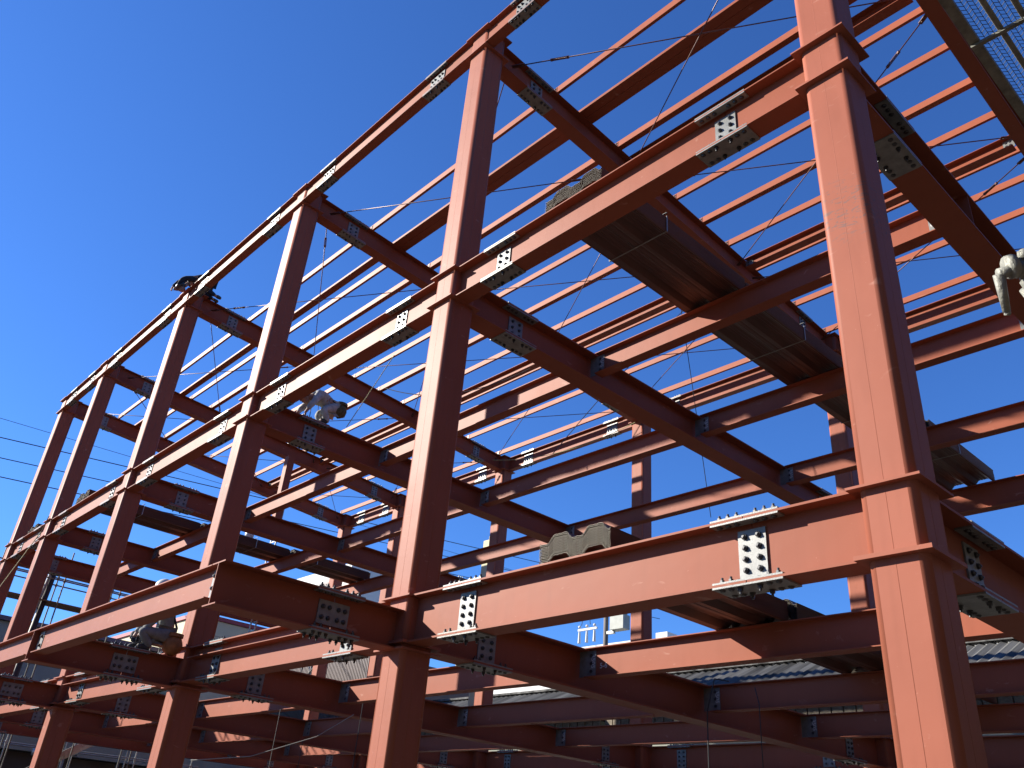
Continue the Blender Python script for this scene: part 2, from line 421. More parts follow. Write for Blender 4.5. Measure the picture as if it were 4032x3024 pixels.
def floor_beam(lv, r, k):
    zt = LV[lv]; cy = YB[r] + .10; x0 = CX[k + 1] + .16 + .012; x1 = CX[k] - .20 - .012; dep = .39
    F = Frame('x', cy, lambda u: zt - .001)
    lab = "%s beam, %s, %s" % ({'L2': 'lowest-floor', 'L3': 'upper-floor'}[lv], ROWN[r], BX[k].replace('columns', 'cross girders'))
    t = thing("steel_joist", (x0, cy, zt - dep), lab, "joist", "intermediate floor beams")
    beam_body(t, F, x0, x1, dep, .20, .012, .008, [])
    for side, e in ((1, x0), (-1, x1)):
        mb = MB(); a, b = (e - .165, e + .135) if side > 0 else (e - .135, e + .165)
        pbox(mb, F, a, b, .0045, .0135, -dep + .025, -.025)
        for q in range(3): bolt_into(mb, 'low', F.p(e + side * .05, .0135, -.09 - .105 * q), F.d(1, 0))
        pl = part("connection_tab", mb, [M_plate, M_bolt], t)
        if (side > 0 and k <= 1) or (side < 0 and k == 0 and r == 0):
            ux = e + (.085 if side > 0 else -.085)
            text_obj("3505", .095, pl, F.p(ux, .0145, -.17), (math.pi / 2, math.pi / 2, 0))
    if lv == 'L2' and r == 0 and k == 0:
        text_obj("5-6", .10, t.children[0], F.p(x0 + .27, .0048, -.24), (math.pi / 2, 0, 0))
for lv in ('L2', 'L3'):
    for r in range(3):
        for k in range(5): floor_beam(lv, r, k)

# ---- roof: tie beams, purlins, bracing rods
def channel(mb, y, zb, x0, x1, h, w, t=.004):
    """lipped channel, web facing the viewer (-Y)"""
    prof = [(y, zb), (y + w, zb), (y + w, zb + .014), (y + w - t, zb + .014), (y + w - t, zb + t), (y + t, zb + t), (y + t, zb + h - t), (y + w - t, zb + h - t), (y + w - t, zb + h - .014), (y + w, zb + h - .014), (y + w, zb + h), (y, zb + h)]
    mb.prism(prof, lambda u, p, q: (u, p, q), x0, x1)
PY = [1.93, 3.70, 4.68, 5.60, 6.53, 7.50, 8.60, 9.38, 10.29, 11.68]
PN = ["first", "second", "third", "fourth", "fifth", "sixth", "seventh", "eighth", "ninth", "last"]
for k in range(5):
    x0 = CX[k + 1] - .03; x1 = CX[k] - .03
    for j, y in enumerate(PY + ([2.97] if k >= 2 else [])):
        zb = zroof(y) + .006
        t = thing("steel_purlin", (x0, y, zb), "%s thin roof purlin from the front in the %s" % ((PN + ["extra"])[j], BAY[k]), "purlin", "thin roof purlins")
        mb = MB(); channel(mb, y, zb, x0 + .012, x1 + .0, .145, .06); part("channel", mb, M_purlin, t)
        if j in (1, 4): mb = MB(); channel(mb, y + .062, zb, x0 + .012, x1 + .0, .145, .062); part("channel", mb, M_purlin, t)
        mb = MB(); mb.box(x0 + .05, x0 + .13, y - .006, y - .0005, zb - .004, zb + .135)
        mb.box(x0 + .05, x0 + .13, y - .06, y - .006, zb - .005, zb + .001)
        for q in (.045, .10): bolt_into(mb, 'low', (x0 + .09, y - .006, zb + q), (0, -1, 0))
        part("cleat", mb, [M_purlin, M_bolt], t)
    zb = zroof(2.75) + .006
    t = thing("double_purlin", (x0, 2.55, zb), ("broad double roof purlin lying flat in the %s" if k < 2 else "flat single roof purlin in the %s") % BAY[k], "purlin", "flat roof purlins")
    for yy in ((2.55, 2.748) if k < 2 else (2.55,)):
        mb = MB(); prof = [(yy, zb), (yy + .192, zb), (yy + .192, zb + .06), (yy + .186, zb + .06), (yy + .186, zb + .007), (yy + .006, zb + .007), (yy + .006, zb + .06), (yy, zb + .06)]
        mb.prism(prof, lambda u, p, q: (u, p, q), x0 + .012, x1); part("channel", mb, M_red, t)
    # tie beam framing into girder webs
    xx0 = CX[k + 1] + .12; xx1 = CX[k] - .19
    F = Frame('x', 8.18, lambda u: zroof(8.1) - .004)
    t = thing("roof_tie", (xx0, 8.18, zroof(8.1) - .3), "roof-level tie beam halfway back in the %s" % BAY[k], "tie", "roof tie beams")
    beam_body(t, F, xx0, xx1, .25, .20, .011, .008, [])
    for e in (xx0, xx1):
        s_ = 1 if e == xx0 else -1
        mb = MB(); pbox(mb, F, min(e - s_ * .02, e + s_ * .17), max(e - s_ * .02, e + s_ * .17), .0045, .0125, -.22, -.03)
        for a in (.05, .12):
            for q in (.08, .165): bolt_into(mb, 'low', F.p(e + s_ * a, .0125, -q), F.d(1, 0))
        part("connection_tab", mb, [M_plate, M_bolt], t)
    if k == 0:
        F = Frame('x', 4.13, lambda u: zroof(4.1) - .004)
        t = thing("roof_tie", (xx0, 4.13, zroof(4.1) - .3), "roof-level tie beam close behind the second purlin, nearest bay only", "tie", "roof tie beams")
        beam_body(t, F, xx0, xx1, .25, .20, .011, .008, [])
    # X bracing
    xa = CX[k + 1] + .06; xb = CX[k] - .10
    PNL = [("front", .85, 4.15), ("middle", 4.55, 7.92), ("rear", 8.52, 11.55)]
    for pn, ya, yb in PNL:
        for s_ in (0, 1):
            y0, y1 = (ya, yb) if s_ == 0 else (yb, ya)
            a = Vector((xa, y0, zroof(y0) - .25)); b = Vector((xb, y1, zroof(y1) - .25)); d = (b - a).normalized()
            t = thing("brace_rod", tuple(a), "slim roof brace rod, %s cross, %s, %s" % (pn, BAY[k], "front-left to rear-right" if s_ == 0 else "rear-left to front-right"), "brace rod", "roof bracing rods")
            m = MB(); m.tube(a, b, .0105, 8); part("rod", m, M_rod, t, True)
            L = (b - a).length; q = .13 if (s_ + k) % 2 == 0 else .86
            c = a + d * L * q; side = d.cross(Vector((0, 0, 1))).normalized()
            m = MB()
            for sg in (1, -1): m.tube(c - d * .15 + side * .022 * sg, c + d * .15 + side * .022 * sg, .0075, 6)
            for sg in (1, -1): m.tube(c + d * (.15 * sg - .02), c + d * (.15 * sg + .02), .028, 8)
            part("turnbuckle", m, M_rod, t)
            m = MB()
            for e, dd in ((a, d), (b, -d)):
                m.bar(e - dd * .03, e + dd * .22, .07, .012); m.tube(e + dd * .17 - Vector((0, 0, .025)), e + dd * .17 + Vector((0, 0, .025)), .02, 8)
            part("end_plate", m, M_rod, t)

# ---- cantilever brackets and their edge beam (lowest floor, front)
ZC = -.33; DC = .45; YE = -2.23
for k in range(1, 6):
    F = Frame('y', CX[k] - .005, lambda u: ZC)
    t = thing("cantilever_bracket", (CX[k], YE, ZC - DC), "dark bracket beam projecting forward from the %s front column" % ["", "second", "third", "fourth", "fifth", "last"][k], "bracket", "projecting bracket beams")
    beam_body(t, F, YE, CYF - CW / 2, DC, .30, .014, .012, [-.80])
    splice(t, F, -.80, DC, .30, .014, .012, web_rows=2, webw=.40, webh=.26, fl=.62, near=(k <= 2), up=None, wcols=4)
EB = ["second", "third", "fourth", "fifth", "last"]
for k in range(1, 5):
    x0 = CX[k + 1] + .012; x1 = CX[k] - .02
    cy = YE + .10
    F = Frame('x', cy, lambda u: ZC - .001)
    t = thing("edge_girder", (x0, cy, ZC - .35), "sunlit outer edge beam joining the %s and %s projecting brackets" % (EB[k - 1], EB[k]), "girder", "outer edge beams")
    mb = MB(); ibeam(mb, F, x0 + .15, x1 - .15, .35, .20, .013, .009)
    pbox(mb, F, x0, x0 + .149, -.0045, .0045, -.335, -.0155); pbox(mb, F, x1 - .149, x1, -.0045, .0045, -.335, -.0155)
    part("beam_body", mb, M_red, t)
    for e, s_ in ((x0, 1), (x1, -1)):
        mb = MB(); pbox(mb, F, min(e + s_ * .02, e + s_ * .24), max(e + s_ * .02, e + s_ * .24), .0052, .0142, -.32, -.03)
        pl = part("connection_tab", mb, M_plate, t)
        for zz in (-.10, -.23):
            o = bpy.data.objects.new("bolt", BOLT['dome']); C.objects.link(o); o.parent = pl
            p = F.p(e + s_ * .18, .0142, zz); o.location = Vector(p) - wloc(t); o.rotation_euler = Vector((0, 0, 1)).rotation_difference(Vector((0, -1, 0))).to_euler()

# ---- angle running behind the lowest front girder top (third to fifth columns)
for k in (1, 2, 3, 4):
    mb = MB(); x0 = CX[k + 1] + .33; x1 = CX[k] - .33
    mb.box(x0, x1, .045, .198, -.342, -.330)
    solo("ledger_plate", mb, M_red, "thin ledger plate along the lowest front girder %s" % BX[k], "plate", "ledger plates")

# ------------------------------------------------------------------ floor decking bundles
def deck_profile(w):
    """trapezoidal deck with two tall ribs across width w"""
    s = w / 1.0
    base = [(0, .018), (.012, 0), (.05, .004), (.10, 0), (.13, .0), (.20, .075), (.245, .083), (.26, .076), (.30, .082), (.315, .076), (.36, .083), (.40, .075), (.47, 0),
            (.52, .0), (.545, .007), (.57, 0), (.62, 0), (.69, .075), (.735, .083), (.75, .076), (.79, .082), (.805, .076), (.85, .083), (.89, .075), (.955, 0), (.985, 0), (1.0, .02)]
    return [(a * s, b) for a, b in base]
_deck_cache = {}
def deck_bundle(x0, y0, y1, z, n, label, w=1.0, straps=()):
    t = thing("decking_bundle", (x0, y0, z), label, "decking bundle", "bundles of corrugated floor decking")
    pr = deck_profile(w); th = .0016; pitch = .0165
    key = (round(w, 3), round(y1 - y0, 3))
    if key not in _deck_cache:
        mb = MB(); pts = pr + [(a, b - th) for a, b in reversed(pr)]
        nn = len(pr); L = y1 - y0
        mb.v += [(a, 0, b) for a, b in pr] + [(a, 0, b + th) for a, b in pr] + [(a, L, b) for a, b in pr] + [(a, L, b + th) for a, b in pr]
        for i in range(nn - 1):
            mb.cur = 0
            mb.face([i, i + 1, 2 * nn + i + 1, 2 * nn + i]); mb.face([nn + i, 3 * nn + i, 3 * nn + i + 1, nn + i + 1])
            mb.cur = 1
            mb.face([i, nn + i, nn + i + 1, i + 1]); mb.face([2 * nn + i, 2 * nn + i + 1, 3 * nn + i + 1, 3 * nn + i])
        mb.cur = 0
        mb.face([0, 2 * nn, 3 * nn, nn]); mb.face([nn - 1, 2 * nn - 1, 4 * nn - 1, 3 * nn - 1])
        _deck_cache[key] = mb.mesh("deck_sheet", [M_deck, M_deckcut])
    for i in range(n):
        o = bpy.data.objects.new("deck_sheet", _deck_cache[key]); C.objects.link(o); o.parent = t
        o.location = (random.uniform(-.003, .003), random.uniform(-.005, .005), i * pitch + .004)
    H = n * pitch
    for ys in straps:
        m = MB(); r = .004
        m.box(x0 - .006, x0 + w + .006, ys, ys + .022, z - .003, z + .0005)
        m.box(x0 - .010, x0 - .006, ys, ys + .022, z - .003, z + H + .03); m.box(x0 + w + .006, x0 + w + .010, ys, ys + .022, z - .003, z + H + .03)
        m.box(x0 - .01, x0 + w + .01, ys, ys + .022, z + H + .085, z + H + .089)
        part("strap", m, M_strap, t)
    return t
zb3 = Z3 + .004; zb2 = Z2 + .004
DB = [(1.73, .12, 3.28, zb3, 14, "decking bundle resting over the upper front girder in the nearest bay", (1.42,)),
      (1.70, 3.36, 6.15, zb3, 14, "decking bundle between first and second upper beams, nearest bay", (4.95,)),
      (1.72, 6.25, 9.08, zb3, 14, "decking bundle between second and third upper beams, nearest bay", (7.9,)),
      (1.80, 9.14, 12.1, zb3, 14, "decking bundle over the rear upper girder, right of nearest column", (10.4,)),
      (2.03, .13, 3.26, zb2, 14, "open-ended decking bundle on the lowest front girder, nearest bay", ()),
      (2.10, 3.34, 6.14, zb2, 14, "decking bundle between first and second lowest beams, nearest bay", ()),
      (2.10, 6.24, 9.06, zb2, 9, "decking bundle between second and third lowest beams, nearest bay", ()),
      (-16.55, .12, 3.3, zb3, 14, "decking bundle on the upper front girder in the fourth bay", (1.6,)),
      (-16.45, 3.38, 6.2, zb3, 14, "decking bundle under the white bucket, fourth bay", (5.05,)),
      (-16.3, 6.3, 9.1, zb3, 14, "decking bundle behind the bucket's bundle, fourth bay", (7.1,)),
      (-20.9, .12, 3.3, zb3, 10, "decking bundle on the upper front girder, narrow far-left bay", ())]
for x, y0, y1, z, n, lab, st in DB: deck_bundle(x, y0, y1, z, n, lab, 1.0 if z > 1 else .97, st)

# ------------------------------------------------------------------ bucket with cords
t = thing("bucket", (-15.95, 5.0, zb3 + 11 * .0205 + .085), "small white bucket with yellow cloth standing on a decking bundle", "bucket")
bz = zb3 + 14 * .0165 + .085
m = MB(); m.tube((-15.95, 5, bz), (-15.95, 5, bz + .30), .12, 16, .15); part("pail", m, mat("white_pail", (0.408, 0.422, 0.394), .5), t, True)
m = MB(); m.sphere((-15.95, 5, bz + .31), .16, 10, 6, (1, 1, .45)); part("yellow_cloth", m, mat("yellow_cloth", (0.442, 0.408, 0.054), .9), t)
m = MB(); m.path([(-15.95 + .15 * math.cos(a), 5, bz + .29 + .14 * math.sin(a)) for a in [i * math.pi / 8 for i in range(9)]], .005); part("handle", m, M_cable, t)

# ------------------------------------------------------------------ people
M_skin = mat("skin", (0.272, 0.150, 0.102), .6); M_hair = mat("hair", (0.014, 0.012, 0.011), .7)
def person(label, J, R, cloth, root, headpos, face, helmet=None, extras=()):
    """J: joints; body grown with a skin modifier; clothing as a second skin"""
    base = J[root]
    t = thing("person", base, label, "person")
    def skin(name, edges, m, grow=0.0, rootn=None, parent=t, rad=None):
        names = []
        for a, b in edges:
            for q in (a, b):
                if q not in names: names.append(q)
        if rootn in names: names.remove(rootn); names.insert(0, rootn)
        me = bpy.data.meshes.new(name)
        me.from_pydata([tuple(Vector(J[q]) - Vector(base)) for q in names], [(names.index(a), names.index(b)) for a, b in edges], [])
        me.materials.append(m)
        o = bpy.data.objects.new(name, me); C.objects.link(o); o.parent = parent
        md = o.modifiers.new("Skin", 'SKIN'); md.use_smooth_shade = True
        for i, q in enumerate(names):
            r = (rad or R).get(q, R.get(q.split('.')[0], .05)) + grow
            me.skin_vertices[0].data[i].radius = (r, r)
        me.skin_vertices[0].data[0].use_root = True
        s = o.modifiers.new("Sub", 'SUBSURF'); s.levels = 1; s.render_levels = 2
        if grow > 0:
            tx = bpy.data.textures.get("cloth_folds") or bpy.data.textures.new("cloth_folds", 'CLOUDS'); tx.noise_scale = .09
            dm = o.modifiers.new("Folds", 'DISPLACE'); dm.texture = tx; dm.strength = .035; dm.mid_level = .5
        return o
    legs = [('pelvis', 'hipL'), ('hipL', 'kneeL'), ('kneeL', 'ankL'), ('pelvis', 'hipR'), ('hipR', 'kneeR'), ('kneeR', 'ankR')]
    torso = [('pelvis', 'waist'), ('waist', 'chest'), ('chest', 'neck'), ('chest', 'shL'), ('shL', 'elL'), ('elL', 'wrL'), ('chest', 'shR'), ('shR', 'elR'), ('elR', 'wrR')]
    feet = [('ankL', 'toeL'), ('ankR', 'toeR')]
    J['palmL'] = tuple(Vector(J['wrL']) + (Vector(J['wrL']) - Vector(J['elL'])).normalized() * .07)
    J['palmR'] = tuple(Vector(J['wrR']) + (Vector(J['wrR']) - Vector(J['elR'])).normalized() * .07)
    R.update(palmL=.032, palmR=.032)
    body = skin("body", legs + torso + feet + [('neck', 'skull'), ('wrL', 'palmL'), ('wrR', 'palmR')], M_skin, 0, 'pelvis')
    skin("jacket", torso, cloth[0], .022, 'pelvis'); skin("trousers", legs, cloth[1], .022, 'pelvis')
    skin("boots", feet[:1], cloth[2], .012, 'ankL'); skin("boots", feet[1:], cloth[2], .012, 'ankR')
    # hands: five fingers each
    for s_ in ('L', 'R'):
        pm = Vector(J['palm' + s_]); d = (pm - Vector(J['wr' + s_])).normalized(); sd = d.cross(Vector((0, 0, 1)))
        sd = sd.normalized() if sd.length > .1 else Vector((1, 0, 0)); nn = sd.cross(d)
        for f in range(5):
            if f < 4: a = pm + sd * (f - 1.5) * .020; L = (.065, .075, .07, .055)[f]; b = a + d * L * .55 - nn * .012; c = b + d * L * .35 - nn * .03
            else: a = pm - d * .04 + sd * .035; b = a + sd * .025 + d * .03; c = b + d * .03 - nn * .02
            m = MB(); m.path([a, b, c], .0095, 8); part("finger", m, cloth[3] if len(cloth) > 3 else M_skin, t, True)
    hp = Vector(headpos); f = Vector(face).normalized(); up = (Vector((0, 0, 1)) - f * f.z).normalized(); rt_ = f.cross(up)
    m = MB(); m.sphere((0, 0, 0), .1, 16, 12, (.78, .95, 1.18))
    for q in (1, -1): m.sphere((.034 * q, .088, .012), .013, 8, 6)
    m.tube((0, .085, .02), (0, .122, -.018), .010, 8, .017); m.box(-.026, .026, .083, .096, -.058, -.048)
    for q in (1, -1): m.sphere((.08 * q, 0, 0), .03, 8, 6, (.35, .7, 1))
    MR = Matrix((rt_, f, up)).transposed()
    m.v = [tuple(hp + MR @ Vector(v)) for v in m.v]; part("head", m, M_skin, t, True)
    m = MB(); m.sphere((0, -.014, .028), .106, 14, 8, (.8, .95, 1.02), z0=-.2); m.v = [tuple(hp + MR @ Vector(v)) for v in m.v]; part("hair", m, M_hair, t, True)
    if helmet:
        m = MB(); m.sphere((0, 0, .045), .135, 18, 10, (.95, 1.1, .95), z0=-.05); m.tube((0, .02, .034), (0, .02, .042), .165, 20)
        m.box(-.08, .08, .12, .20, .032, .042)
        m.v = [tuple(hp + MR @ Vector(v)) for v in m.v]; part("helmet", m, helmet, t, True)
    for fn in extras: fn(t)
    return t
RAD = dict(pelvis=.13, waist=.13, chest=.14, neck=.055, skull=.06, shL=.075, shR=.075, elL=.045, elR=.045, wrL=.033, wrR=.033, hipL=.09, hipR=.09, kneeL=.062, kneeR=.062, ankL=.045, ankR=.045, toeL=.04, toeR=.04)
M_grey = mat("grey_work_jacket", (0.204, 0.204, 0.184), .9, 0, .2, .35, 9); M_greyt = mat("grey_work_trousers", (0.163, 0.163, 0.156), .9, 0, .2, .3, 9)
M_navy = mat("navy_work_clothes", (0.015, 0.020, 0.031), .85, 0, .2, .3, 9); M_bag = mat("leather_tool_bag", (0.231, 0.088, 0.024), .7, 0, .4, .35, 12)
M_boot = mat("boots", (0.034, 0.031, 0.027), .8); M_white = mat("white_work_clothes", (0.326, 0.333, 0.320), .9, 0, .2, .3, 9); M_harn = mat("harness_webbing", (0.020, 0.020, 0.020), .8)
M_hel = mat("dark_helmet", (0.034, 0.041, 0.041), .35); M_helw = mat("white_helmet", (0.476, 0.476, 0.449), .35); M_camo = mat("brown_tool_pouch", (0.088, 0.075, 0.041), .9, 0, .2, .5, 30)
def bag(c, s, m_):
    def fn(t):
        mb = MB(); mb.sphere(c, 1, 14, 10, s)
        mb.v = [tuple(Vector(v) + Vector((random.uniform(-.012, .012), random.uniform(-.012, .012), random.uniform(-.012, .012)))) for v in mb.v]
        part("tool_bag", mb, m_, t, True)
        mb = MB(); mb.tube((c[0], c[1], c[2] + s[2] * .7), (c[0], c[1], c[2] + s[2] * 1.02), s[0] * 1.02, 14); part("bag_rim", mb, m_, t)
    return fn
def harness(pts):
    def fn(t):
        mb = MB(); mb.path(pts, .018, 6); part("harness", mb, M_harn, t)
    return fn
# worker crouching on the projecting bracket beam at the third column
x = CX[2]; zc = ZC + .02
person("worker crouching on the projecting bracket, grey clothes, orange-brown tool bag", dict(
    pelvis=(x, -.30, zc + .30), waist=(x, -.30, zc + .46), chest=(x, -.40, zc + .70), neck=(x, -.44, zc + .90), skull=(x, -.47, zc + .98),
    shL=(x + .17, -.42, zc + .76), elL=(x + .20, -.58, zc + .50), wrL=(x + .10, -.70, zc + .24), shR=(x - .17, -.42, zc + .76), elR=(x - .2, -.60, zc + .5), wrR=(x - .08, -.72, zc + .24),
    hipL=(x + .1, -.31, zc + .28), kneeL=(x + .15, -.74, zc + .28), ankL=(x + .09, -.50, zc + .05), toeL=(x + .09, -.72, zc + .03),
    hipR=(x - .1, -.31, zc + .28), kneeR=(x - .17, -.76, zc + .26), ankR=(x - .09, -.58, zc + .05), toeR=(x - .09, -.80, zc + .03)),
    dict(RAD), (M_grey, M_greyt, M_boot, M_navy), 'pelvis', (x, -.50, zc + 1.02), (0, -1, -.5), M_helw,
    [bag((x + .12, -.16, zc + .16), (.14, .17, .17), M_bag), harness([(x + .13, -.16, zc + .42), (x + .16, -.33, zc + .7), (x, -.3, zc + .85)])])
# worker bent over on the upper floor cross girder
z3 = Z3 + .02
person("worker bent over on the upper cross girder, white clothes, black harness", dict(
    pelvis=(x + .02, 1.86, z3 + .44), waist=(x + .02, 1.74, z3 + .55), chest=(x + .02, 1.50, z3 + .56), neck=(x + .02, 1.33, z3 + .50), skull=(x + .02, 1.26, z3 + .46),
    shL=(x + .18, 1.46, z3 + .56), elL=(x + .20, 1.36, z3 + .34), wrL=(x + .14, 1.28, z3 + .14), shR=(x - .14, 1.46, z3 + .56), elR=(x - .16, 1.34, z3 + .34), wrR=(x - .10, 1.20, z3 + .12),
    hipL=(x + .12, 1.86, z3 + .42), kneeL=(x + .17, 1.60, z3 + .27), ankL=(x + .12, 1.80, z3 + .06), toeL=(x + .12, 1.60, z3 + .04),
    hipR=(x - .08, 1.86, z3 + .42), kneeR=(x - .13, 1.64, z3 + .25), ankR=(x - .10, 1.84, z3 + .06), toeR=(x - .1, 1.64, z3 + .04)),
    dict(RAD), (M_white, M_white, M_boot), 'pelvis', (x + .02, 1.22, z3 + .42), (0, -.7, -.7), M_hel,
    [bag((x + .1, 2.03, z3 + .42), (.14, .15, .16), M_camo), harness([(x + .17, 1.88, z3 + .5), (x + .16, 1.62, z3 + .62), (x - .1, 1.5, z3 + .7), (x + .18, 1.78, z3 + .36)])])
# worker on the roof edge
xr = CX[3] + .16; zr = ZR
person("worker in dark clothes leaning over the roof edge at the fourth column", dict(
    pelvis=(xr + .1, .52, zr + .44), waist=(xr + .1, .40, zr + .50), chest=(xr + .02, .16, zr + .38), neck=(xr - .02, -.02, zr + .18), skull=(xr - .02, -.09, zr + .06),
    shL=(xr + .15, .10, zr + .34), elL=(xr + .10, -.20, zr + .22), wrL=(xr + .0, -.26, zr + .0), shR=(xr - .17, .10, zr + .34), elR=(xr - .24, -.20, zr + .26), wrR=(xr - .22, -.30, zr + .02),
    hipL=(xr + .2, .52, zr + .42), kneeL=(xr + .22, .34, zr + .12), ankL=(xr + .2, .72, zr + .08), toeL=(xr + .2, .9, zr + .06),
    hipR=(xr - .02, .52, zr + .42), kneeR=(xr - .04, .36, zr + .12), ankR=(xr - .02, .74, zr + .08), toeR=(xr - .02, .92, zr + .06)),
    dict(RAD), (M_navy, M_navy, M_boot), 'pelvis', (xr - .04, -.13, zr - .02), (-.3, -.8, -.6), M_hel, [])

# ------------------------------------------------------------------ ropes and hanging cables
def catenary(a, b, sag, n=14):
    a = Vector(a); b = Vector(b)
    return [tuple(a.lerp(b, i / n) - Vector((0, 0, sag * 4 * (i / n) * (1 - i / n)))) for i in range(n + 1)]
def cable(pts, r, m_, label, name="hanging_cable", cat="cable", grp="hanging cables"):
    mb = MB(); mb.path(pts, r, 6); return solo(name, mb, m_, label, cat, grp, base=tuple(pts[0]))
x4 = CX[4]
cable([(x4 + .30, -.03, Z3 + .05), (x4 + .12, -.05, Z3 - .4), (-18.9, -.5, 2.5), (-19.4, -.9, 1.0)], .012, M_rope, "yellow rope hanging down beside the fifth front column", "hanging_rope", "rope", None)
cable([(-5.6, 3.1, Z2 - .62), (-5.9, 2.6, -1.2), (-6.6, 1.8, -1.6), (-7.6, 1.2, -1.72)], .008, mat("grey_cable", (0.238, 0.238, 0.224), .6), "pale cable curving down below the lowest beams at lower left", grp=None)
cable([(-4.6, 2.6, Z2 - .57), (-4.65, 2.6, -3.9)], .009, M_cable, "straight black cable hanging between the second and third columns")
cable([(.30, 6.0, Z2 + .02), (.1, 5.9, -.1), (-.02, 5.85, -.6), (-.03, 5.85, -3.9)], .010, M_cable, "black cable looping over a lowest beam right of the second column")
cable([(.75, 6.0, Z2 - .1), (.82, 5.98, -.5), (.82, 5.98, -3.9)], .008, M_cable, "thin black cable beside the looped cable, right of the second column")
cable([(-8.3, 3.1, -.55), (-8.3, 3.1, -3.9)], .007, M_cable, "thin cable hanging below the lowest floor in the third bay")
cable([(-7.9, 3.5, -1.1), (-7.95, 3.5, -3.9)], .007, M_cable, "short dark cable hanging low left of the second column")
cable(catenary((-1.2, 8.2, 9.3), (-3.6, 5.7, 4.7), -.15), .009, M_cable, "long cable slanting down from the roof tie beam, second bay")
cable(catenary((-1.7, 7.6, 9.3), (-3.3, 10.9, 4.8), -.1), .009, M_cable, "second slanting cable dropping toward the rear roof joint")
cable(catenary((-6.3, 11.6, 8.6), (-12.3, 11.3, 8.9), .35), .010, M_rope, "slack pale rope drooping at the rear roof joint", "hanging_rope", "rope", None)
cable([(x + .04, 1.36, 5.55), (x + .10, 1.38, 4.7)], .009, M_cable, "vertical lifeline dropping past the bent-over worker", grp=None)
cable([(x + 1.1, 2.5, 6.3), (x + .2, 2.2, 4.75)], .009, M_rope, "slanting safety rope tied off beside the bent-over worker", "hanging_rope", "rope", None)
cable(catenary((-11.9, 6.4, 9.45), (-7.1, 8.0, 9.1), .5), .012, M_cable, "drooping black cord clipped to a roof purlin, third bay", grp=None)

# ------------------------------------------------------------------ scaffold platform high at the right edge
t = thing("scaffold_platform", (7.5, -1, 2.45), "wire-mesh scaffold platform with tubes at the top right corner", "scaffold")
m = MB(); m.box(7.195, 7.262, -4.2, 3.6, 2.47, 2.512); m.box(7.80, 7.86, -4.2, 3.6, 2.47, 2.512); part("edge_channel", m, M_dull, t)
for xx in (7.40, 7.55):
    m = MB(); m.tube((xx, -4.2, 2.49), (xx, 3.6, 2.49), .020, 12); part("tube", m, M_dull, t, True)
for yy in (-3.0, -1.95, -.895, .16, 1.21, 2.3):
    m = MB(); m.box(7.20, 7.86, yy - .016, yy + .016, 2.445, 2.469); part("cross_bar", m, M_dull, t)
m = MB(); step = .042; zz = 2.516
x0_, x1_, y0_, y1_ = 7.20, 7.86, -1.9, 3.6; r = .0022
nx = int((x1_ - x0_) / .03); ny = int((y1_ - y0_) / .042)
for j in range(ny):
    y = y0_ + j * .042
    pts = [(x0_ + i * .03, y + (.012 if i % 2 else -.012), zz) for i in range(nx + 1)]
    for a, b in zip(pts[:-1], pts[1:]): m.bar(a, b, .0035, .003)
for i in range(nx + 1):
    xx = x0_ + i * .03
    for j in range(ny - 1):
        if True:
            y = y0_ + j * .042 + (.012 if i % 2 else -.012); m.bar((xx, y, zz), (xx, y + .042, zz), .0035, .003)
part("mesh_deck", m, M_mesh, t)
m = MB(); m.tube((7.20, 3.2, 2.44), (7.20, 3.2, GROUND), .024, 12); m.tube((7.86, 3.2, 2.44), (7.86, 3.2, GROUND), .024, 12)
part("upright", m, M_galv, t, True)

# scaffold clamp reaching in at the right edge
t = thing("scaffold_clamp", (7.70, -3.39, -1.15), "pale cast scaffold clamp with hanging wedge at right edge", "clamp")
def P(u, v, d=0.0):      # point along the tube's own little frame (metres right, down, depth) at the clamp
    return Vector((7.665, -3.40, -1.135)) + rt * u * .8 + dn * v * .8 + fw * d * .8
m = MB(); m.tube(P(.02, .0, 0), P(.34, -.11, .02), .024, 14); part("tube", m, M_casting, t, True)
m = MB(); m.tube(P(-.008, -.012, -.0), P(.018, -.02, 0), .036, 12); m.bar(P(.0, -.045, 0), P(.012, .015, 0), .03, .022); m.bar(P(.05, -.075, 0), P(.06, .03, 0), .03, .02)
m.sphere(P(.055, -.06, 0), .02, 10, 8); part("coupler", m, M_casting, t, True)
m = MB(); m.tube(P(-.04, .012, 0), P(-.005, .150, .01), .017, 10, .011); m.tube(P(-.005, .150, .01), P(.008, .158, .01), .012, 8, .005); m.tube(P(-.04, .012, 0), P(.03, -.012, 0), .018, 10, .016)
part("wedge", m, M_casting, t, True)
m = MB(); m.bar(P(.06, .045, .01), P(.12, .03, .01), .035, .032); m.bar(P(.05, .018, .01), P(.13, .0, .01), .012, .012); part("jaw", m, M_casting, t)
m = MB(); m.tube(P(.07, .06, .02), P(.22, .24, .03), .019, 12); part("brace", m, M_casting, t, True)

